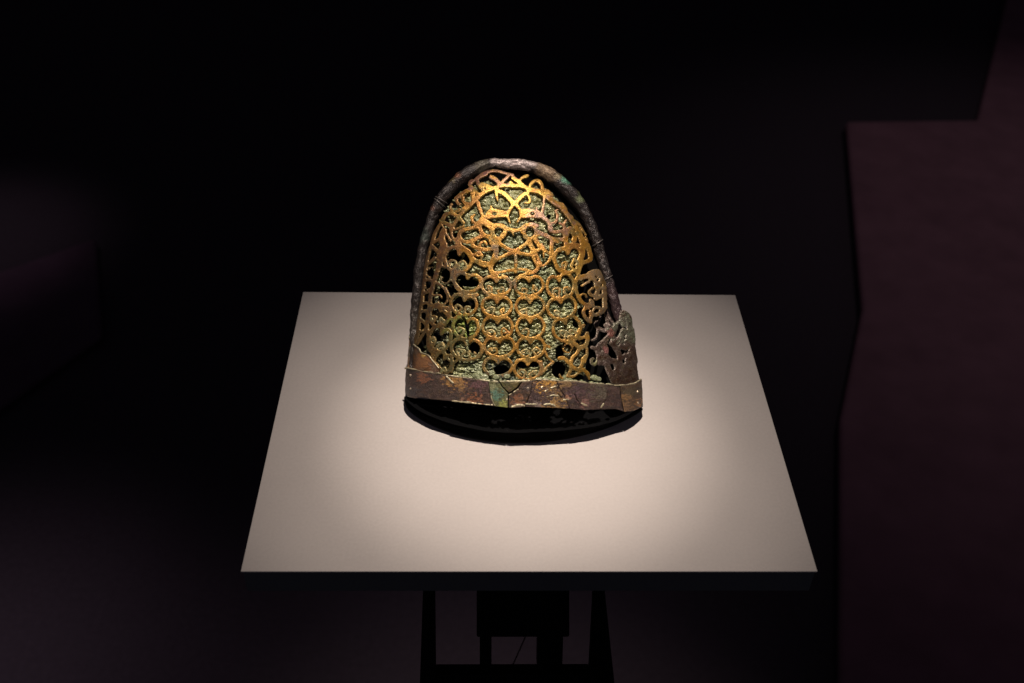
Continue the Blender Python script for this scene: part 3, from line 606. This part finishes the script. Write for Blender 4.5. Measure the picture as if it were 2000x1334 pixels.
# it stands on its own curved face: from inside the panel out past the rim
def side_surf(px):
    x = np.clip((px[:, 0]-1150)/100, 0, 1.1)
    Q0, n0 = hit(np.c_[np.minimum(px[:, 0], 1165), px[:, 1]])
    d = ray_l(px); ydep = Q0[:, 1].mean()*0 + (-.034*(1-x)**.8 - .0065)*np.clip((px[:, 1]-520)/230, .35, 1.0)
    t = (ydep-CAML[1])/d[:, 1]; Q = CAML+d*t[:, None]
    n = np.stack([.28+.55*x, -np.ones(len(x)), .05+0*x], 1); n /= np.linalg.norm(n, axis=1)[:, None]
    return Q, n
def frag_col(px, Q, dv):
    c = np.array([.085, .052, .036])+fbm(P3(px), .12, 4, 61)[:, None]*.07
    c = lerp(c, np.array([.17, .18, .12]), blob(px, 1228, 640, 32, 2)*.9); c = lerp(c, np.array([.34, .13, .12]), blob(px, 1184, 681, 8, 6)*.8); c = lerp(c, np.array([.34, .12, .09]), blob(px, 1194, 650, 8, 6)*.7)
    c = lerp(c, np.array([.30, .30, .12]), blob(px, 1160, 708, 9, 6)*.8); e = np.exp(dv/.9)[:, None]*.38  # pale edge term paints the fragment's edges as lit
    return np.clip(c*(1-e)+np.array([.5, .45, .38])*e, .01, 1)
tag(sheet('torn_side_fragment', FR, M_frag, cap, 0, .0011, 2.2, .00022, 700, frag_col, lift=gn(.06, 3, 63)*2.0, seed=12, surf=side_surf), 'torn purple brown openwork piece sprung outward at the lower right')

# ------------------------------------------------------------------ bottom band in cracked pieces
topx = np.array([(791.5, 720), (796, 718.5), (826, 725), (857, 729), (884, 734.8), (922, 738.5), (954, 744), (992, 744.5), (1026, 744), (1050, 740.5), (1087, 743), (1122, 744), (1152, 748), (1187, 750), (1207, 752.5), (1239, 748.5), (1252, 740.5), (1254, 740)])
botx = np.array([(790.5, 769), (795, 775), (811, 778.5), (813, 777.5), (822, 776.5), (845, 780.5), (892, 785), (930, 789), (966, 793.5), (990, 796.5), (1000, 797), (1024, 794.7), (1060, 796), (1110, 798.5), (1146, 801), (1189, 799.6), (1203, 799), (1220, 805), (1240, 802), (1252, 796), (1256, 793)])
yt = lambda x: float(np.interp(x, topx[:, 0], topx[:, 1])); yb = lambda x: float(np.interp(x, botx[:, 0], botx[:, 1]))
def band_poly(L_, R_):
    """L_/R_: crack lines (top to bottom) that bound the piece"""
    xs = [p for p in topx if L_[0][0] < p[0] < R_[0][0]]; xb = [p for p in botx if L_[-1][0] < p[0] < R_[-1][0]]
    P = [tuple(L_[0])] + [tuple(p) for p in xs] + [tuple(p) for p in R_] + [tuple(p) for p in xb[::-1]] + [tuple(p) for p in L_[:0:-1]]
    return poly(P)
cr = {0: [(791.5, 720), (790, 740), (790.5, 769)], 1: [(954, 744), (957, 765), (966, 793.5)], 2: [(973, 744), (982, 757), (993, 768), (992, 780), (992, 796.5)],
      4: [(1041, 742), (1037, 765), (1026, 794.7)], 5: [(1087, 743), (1092, 757), (1104, 776), (1113, 798.5)], 6: [(1188, 750), (1187, 772), (1181, 785), (1171, 799.8)], 7: [(1211, 752), (1213, 772), (1216, 788), (1219, 804.5)],
      8: [(1254, 740), (1255.5, 766), (1256, 793)]}
def band_surf(px):
    # the band follows the foot of the ornament: same bulge, wrapped a little past the rim at both ends
    xm, hw = 1023.5, 236.
    u = np.clip((px[:, 0]-xm)/hw, -.9999, .9999); s = (np.sqrt(1-u*u+.01)-.1)/.905
    wl = hw*PXM
    d = ray_l(px); y = -(KB*wl*s*1.02+.0016); t = (y-CAML[1])/d[:, 1]; Q = CAML+d*t[:, None]
    n = np.stack([KB*u/np.sqrt(1-u*u+.02), -np.ones(len(u)), 0*u+.02], 1); n /= np.linalg.norm(n, axis=1)[:, None]
    return Q, n
def mkcol(base, extra, sd):
    def f(px, Q, dv):
        c = (np.array(base)+fbm(P3(px)*[.6, 1.8, 1], .16, 5, sd)[:, None]*np.array(base)*[1.1, 1.05, .95]*1.1)*np.array([.60, .52, .43])
        for x, y, r, col, k in extra:
            d = np.hypot((px[:, 0]-x)/1.3, (px[:, 1]-y)*1.1)/r + fbm(P3(px)*[.7, 1.3, 1], .28, 4, int(x)+sd)*1.9
            c = lerp(c, np.array(col), (1-sstep(.55, .95, d))*k)
        top = np.array([yt(v) for v in px[:, 0]]); e = np.exp(-(px[:, 1]-top).clip(0)/1.0)[:, None]*.75  # pale tint paints a highlight on the top edge
        return np.clip(c*(1-e)+np.array([.62, .56, .38])*e, .008, 1)
    return f
GO = (.60, .30, .07)
pieces = [
 (band_poly(cr[0], cr[1]), 0, ((.095, .055, .048), [(826, 736, 11, (.34, .12, .05), .8), (890, 748, 14, GO, .9), (876, 740, 8, GO, .7), (903, 755, 12, (.36, .20, .08), .6), (900, 784, 8, (.4, .22, .14), .8), (925, 788, 16, (.5, .18, .07), .7), (935, 752, 14, (.17, .07, .08), .7), (805, 766, 14, (.06, .055, .06), .8)], 71), None),
 (band_poly(cr[1], cr[2]), 1.2, ((.26, .32, .15), [(970, 772, 12, (.12, .30, .22), .8), (983, 790, 9, (.48, .52, .12), .8), (960, 755, 8, (.45, .48, .25), .6)], 72), 'green corroded piece of the bottom band'),
 (poly([(974.3, 744.3), (1019, 745), (1010, 757), (994.5, 768), (983.3, 757)]), .2, ((.15, .16, .05), [(1008, 750, 9, (.24, .18, .05), .7), (995, 760, 7, (.20, .12, .06), .6)], 73), 'small olive green wedge of the bottom band'),
 (poly([(1020, 745), (1041, 742), (1037, 765), (1026, 794.7), (1000, 797), (993, 796), (993.5, 780), (994.3, 770.5), (1011, 759)]), .9, ((.13, .08, .06), [(1010, 778, 12, (.34, .13, .05), .8), (1015, 793, 8, (.46, .34, .28), .7), (1033, 755, 8, (.10, .075, .07), .8)], 74), None),
 (band_poly(cr[4], cr[5]), .3, ((.125, .075, .082), [(1066, 750, 15, (.72, .37, .07), 1.), (1088, 775, 14, (.34, .20, .08), .8), (1085, 792, 16, (.55, .32, .10), .9), (1050, 790, 8, (.4, .3, .26), .6), (1080, 762, 10, (.26, .16, .07), .7)], 75), None),
 (band_poly(cr[5], cr[6]), .9, ((.115, .065, .060), [(1105, 748, 12, (.42, .25, .09), .7), (1107, 775, 6, (.62, .30, .18), .8), (1140, 788, 10, (.34, .16, .13), .8), (1170, 765, 18, (.14, .12, .08), .8), (1130, 765, 16, (.13, .065, .085), .7), (1160, 746, 10, (.2, .16, .1), .6)], 76), None),
 (band_poly(cr[6], cr[7]), 0, ((.12, .068, .066), [(1200, 758, 10, (.2, .12, .1), .5)], 77), None),
 (band_poly(cr[7], cr[8]), 1.0, ((.16, .10, .055), [(1218, 775, 9, (.52, .28, .10), .8), (1225, 793, 12, (.36, .20, .09), .8), (1249, 788, 8, (.5, .22, .06), .8), (1232, 765, 12, (.15, .12, .06), .7)], 78), 'gilt streaked right end of the bottom band')]
crack2 = blank()
for P in ([(1045, 745), (1055, 742)], [(1122, 770), (1130, 786), (1136, 792)], [(1089, 768), (1097, 778)]): stroke(crack2, P, 1.3)
for k, (D, lf, (base, ex, sd), lab) in enumerate(pieces):
    D = np.maximum(D+RAG*.45+.45, -crack2)
    o = sheet('band_fragment', D, M_band, cap, 0, .0010, 1.4, .00018, 520, mkcol(base, ex, sd), lift=lf+gn(.05, 3, 80+k)*1.3, seed=20+k, surf=band_surf)
    if lab: o['label'] = lab
allband = band_poly(cr[0], cr[8])+1.6
sheet('crack_light_block', allband, M_blackm, cap, -.0013, .0006, .8, 0, 500, seed=60, surf=band_surf)  # unseen black sheet added so no light leaks through the cracks
tl = blank()
stroke(tl, [tuple(p) for p in topx], 2.0, 2.0); tl = tl + gn(.12, 2, 77)*1.1 + .1
sheet('bright_edge', tl, bright_bronze, cap, 1.2*PXM, .0012, 1.0, .0002, 900, seed=50, surf=band_surf, lift=gn(.05, 2, 78)*.8)  # bright strip painting in the highlight along the band's top edge
fk = blank()  # bright flecks, mostly low on the band
for P, w_ in [([(884, 783), (905, 785), (918, 786)], 3), ([(922, 787), (950, 790), (962, 791)], 2.5), ([(1000, 794), (1012, 791), (1024, 792)], 4), ([(1027, 789), (1048, 790)], 3), ([(1062, 790), (1076, 789), (1084, 793)], 4),
             ([(1066, 776), (1080, 772), (1092, 774)], 2.5), ([(1100, 781), (1120, 778)], 2), ([(1172, 796), (1178, 789)], 3.5), ([(1064, 764), (1078, 757), (1090, 753)], 2), ([(1012, 760), (1000, 768), (994, 771)], 2), ([(872, 735), (884, 748)], 3), ([(1136, 788), (1146, 792)], 3), ([(958, 762), (961, 780), (966, 791)], 2)]:
    stroke(fk, P, w_)
sheet('bright_flecks', fk+RAG*1.3+gn(.4, 2, 88)*1.2+.3, bright_bronze, cap, 1.6*PXM, .0008, .8, .0002, 900, seed=51, surf=band_surf, lift=gn(.06, 2, 90)*.8)
# lumps of crust along the top of the band
lum = blank()
for x in np.arange(900, 1200, 5.5):
    if rng.random() < .68:
        r = rng.uniform(1.2, 3.6); lum = np.minimum(lum, ell(x+rng.uniform(-2, 2), yt(x)-rng.uniform(-.5, 2.5), r*1.5, r))
for x, y, r in [(968, 737, 7), (990, 735, 6), (1162, 738, 7), (1170, 741, 6), (945, 737, 8), (928, 734, 7), (1105, 738, 6), (1112, 741, 6), (960, 729, 7), (1050, 741, 5)]: lum = np.minimum(lum, ell(x, y, r, r*.8))
sheet('corrosion_lumps', lum+RAG*2.2, M_crust, cap, .8*PXM, .0026, 3.0, .0004, 900, lambda px, Q, dv: np.clip(np.array([.33, .36, .20])+fbm(P3(px), .12, 3, 91)[:, None]*.16, .02, 1), lift=gn(.2, 3, 92)*1.5, seed=33)

# rivets
def rivet(px, py, r, surf, off):
    Q, n = surf(np.array([[px, py]])); c = to_world(Q+n*off)[0]; nw = (n[0, 0]*XL+n[0, 1]*YL+n[0, 2]*ZL)
    a = np.cross(nw, [0, 0, 1.]); a /= np.linalg.norm(a); b_ = np.cross(nw, a); V = []; fa = []
    for i in range(5):
        th = i/4*math.pi/2*.98
        for j in range(12): ph = j*math.tau/12; V.append(c+r*PXM*(math.cos(th)*(math.cos(ph)*a+math.sin(ph)*b_)+.7*math.sin(th)*nw))
    for i in range(4):
        for j in range(12): fa.append([i*12+j, i*12+(j+1) % 12, (i+1)*12+(j+1) % 12, (i+1)*12+j])
    mesh('rivet', V, [fa], M_rivet, cap)
for x, y, r in [(802.5, 733, 2.3), (802.5, 759, 2.1), (1244.5, 765, 2.6), (1245.5, 787, 2.4), (1058, 757, 3.0), (1031, 758, 1.8), (990, 780, 2)]: rivet(x, y, r, band_surf, .8*PXM)

# ------------------------------------------------------------------ rim tube
rp = smooth_line(RIM, 10); RC = rimplane(rp[:, :2]); RR = rp[:, 2]*PXM*.93
NS = 40; cen = RC.copy()
tan = np.gradient(cen, axis=0); tan /= np.linalg.norm(tan, axis=1)[:, None]
yv = np.array([0, -1., 0]); bi = np.cross(tan, yv)
ph = np.linspace(0, math.tau, NS, endpoint=False)
V = cen[:, None]+RR[:, None, None]*(np.cos(ph)[None, :, None]*bi[:, None]+(np.sin(ph)*.85)[None, :, None]*yv[None, None]) + np.array([0, .001, 0])
V = V.reshape(-1, 3); nn = (V-np.repeat(cen, NS, 0)); nn /= np.linalg.norm(nn, axis=1)[:, None]
dent = fbm(V, 90, 3, 95)*.0011+fbm(V, 420, 4, 97)*.0011-np.maximum(0, fbm(V, 190, 2, 99)-.35)*.003
V = V+nn*dent[:, None]
n_ = len(cen); I = (np.arange(n_-1)[:, None]*NS+np.arange(NS)[None]).ravel(); J = (np.arange(n_-1)[:, None]*NS+(np.arange(NS)[None]+1) % NS).ravel()
rc = rim_col(V)
def near_px(px, py, r):
    q = rimplane([[px, py]])[0]; return (1-sstep(.5, 1.0, np.linalg.norm(V-q, axis=1)/(r*PXM)+fbm(V, 300, 2, 5)*.4))
for x, y, r, col, k in [(1105, 350, 17, (.12, .34, .22), .9), (1133, 387, 15, (.26, .30, .14), .9), (1070, 330, 34, (.48, .33, .20), .85), (1005, 315, 50, (.85, .70, .66), .95), (1088, 345, 14, (.33, .26, .14), .8), (895, 345, 12, (.34, .14, .07), .8),  # whitish pink at the crown paints in the rim's top highlight
                        (845, 407, 10, (.24, .10, .06), .9), (885, 352, 10, (.26, .20, .08), .7), (940, 320, 20, (.24, .22, .16), .6), (826, 460, 20, (.07, .09, .075), .8), (1200, 600, 60, (.10, .055, .06), .7), (808, 640, 60, (.075, .065, .05), .6)]:
    rc = lerp(rc, np.array(col), near_px(x, y, r)*k)
mesh('rim', to_world(V), [np.stack([I, J, J+NS, I+NS], 1)], M_rim, cap, True, np.clip(rc, .01, 1))
def binding(px, py, ang, r, wmm=.0003):
    q = rimplane([[px, py]])[0]; i = int(np.argmin(np.linalg.norm(cen-q, axis=1))); t = tan[i]; b_ = bi[i]; tt = t*math.cos(ang)+b_*math.sin(ang)
    bb = np.cross(tt, yv); bb /= np.linalg.norm(bb); V = []; fa = []; rad = r*PXM; K = 36
    for j in range(K):
        a = j*math.tau/K; c0 = cen[i]+[0, .001, 0]+rad*(math.cos(a)*bb+math.sin(a)*.9*yv); out = math.cos(a)*bb+math.sin(a)*yv
        for m_ in range(6):
            bt = m_*math.tau/6; V.append(c0+wmm*(math.cos(bt)*out+math.sin(bt)*tt))
    for j in range(K):
        for m_ in range(6): fa.append([j*6+m_, ((j+1) % K)*6+m_, ((j+1) % K)*6+(m_+1) % 6, j*6+(m_+1) % 6])
    mesh('binding_wire', to_world(np.array(V)), [fa], M_wire, cap)
binding(858, 396, .15, 13.8); binding(862, 390, -.05, 14); binding(1168, 474, -.25, 12.2); binding(1186, 544, -.2, 11.6)

# ------------------------------------------------------------------ black mount
mount = empty('display_mount', tuple(on_z([[1020, 830]], TOP)[0])); tag(mount, 'glossy black support standing under and behind the bronze ornament, its foot shaped to the shadow below it', 'support')
# back plate leaning behind the rim
A_ = [(RL[i, 0], RL[i, 2]) for i in range(0, len(RL))]
cxm = np.mean([a_[0] for a_ in A_]); czm = .03
pts = [(cxm+(x-cxm)*.985, czm+(z-czm)*.985) for x, z in A_]
pts = [(pts[0][0], .001)]+pts+[(pts[-1][0], .001)]
V = np.array([[x, y, z] for y in (.0035, .0075) for x, z in pts]); n = len(pts)
Vw = to_world(V); Vw[:, 2] = np.maximum(Vw[:, 2], TOP+.0002)
me = bpy.data.meshes.new('back_plate'); me.from_pydata([tuple(v) for v in Vw], [], [list(range(n)), list(range(2*n-1, n-1, -1))]+[[i+n, i, (i+1) % n, (i+1) % n+n][::-1] for i in range(n)])
me.materials.append(M_blackm); o = bpy.data.objects.new('back_plate', me); COL.objects.link(o); o.parent = mount; o.matrix_parent_inverse = Matrix.Translation(-Vector(mount.location))
# black lens shaped foot plate, cut to the ornament's shadow to darken it
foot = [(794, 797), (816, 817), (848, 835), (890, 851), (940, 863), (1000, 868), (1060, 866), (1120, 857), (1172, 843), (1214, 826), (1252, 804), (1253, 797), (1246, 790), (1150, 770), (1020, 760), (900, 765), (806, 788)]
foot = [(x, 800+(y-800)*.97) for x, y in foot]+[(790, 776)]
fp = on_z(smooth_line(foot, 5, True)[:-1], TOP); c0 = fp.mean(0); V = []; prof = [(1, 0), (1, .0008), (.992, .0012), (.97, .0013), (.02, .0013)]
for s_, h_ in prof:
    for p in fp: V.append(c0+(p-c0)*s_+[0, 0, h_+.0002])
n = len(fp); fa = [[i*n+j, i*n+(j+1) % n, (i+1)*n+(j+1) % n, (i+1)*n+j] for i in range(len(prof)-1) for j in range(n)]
mesh('shadow_foot_plate', V, [fa], M_black, mount, True)
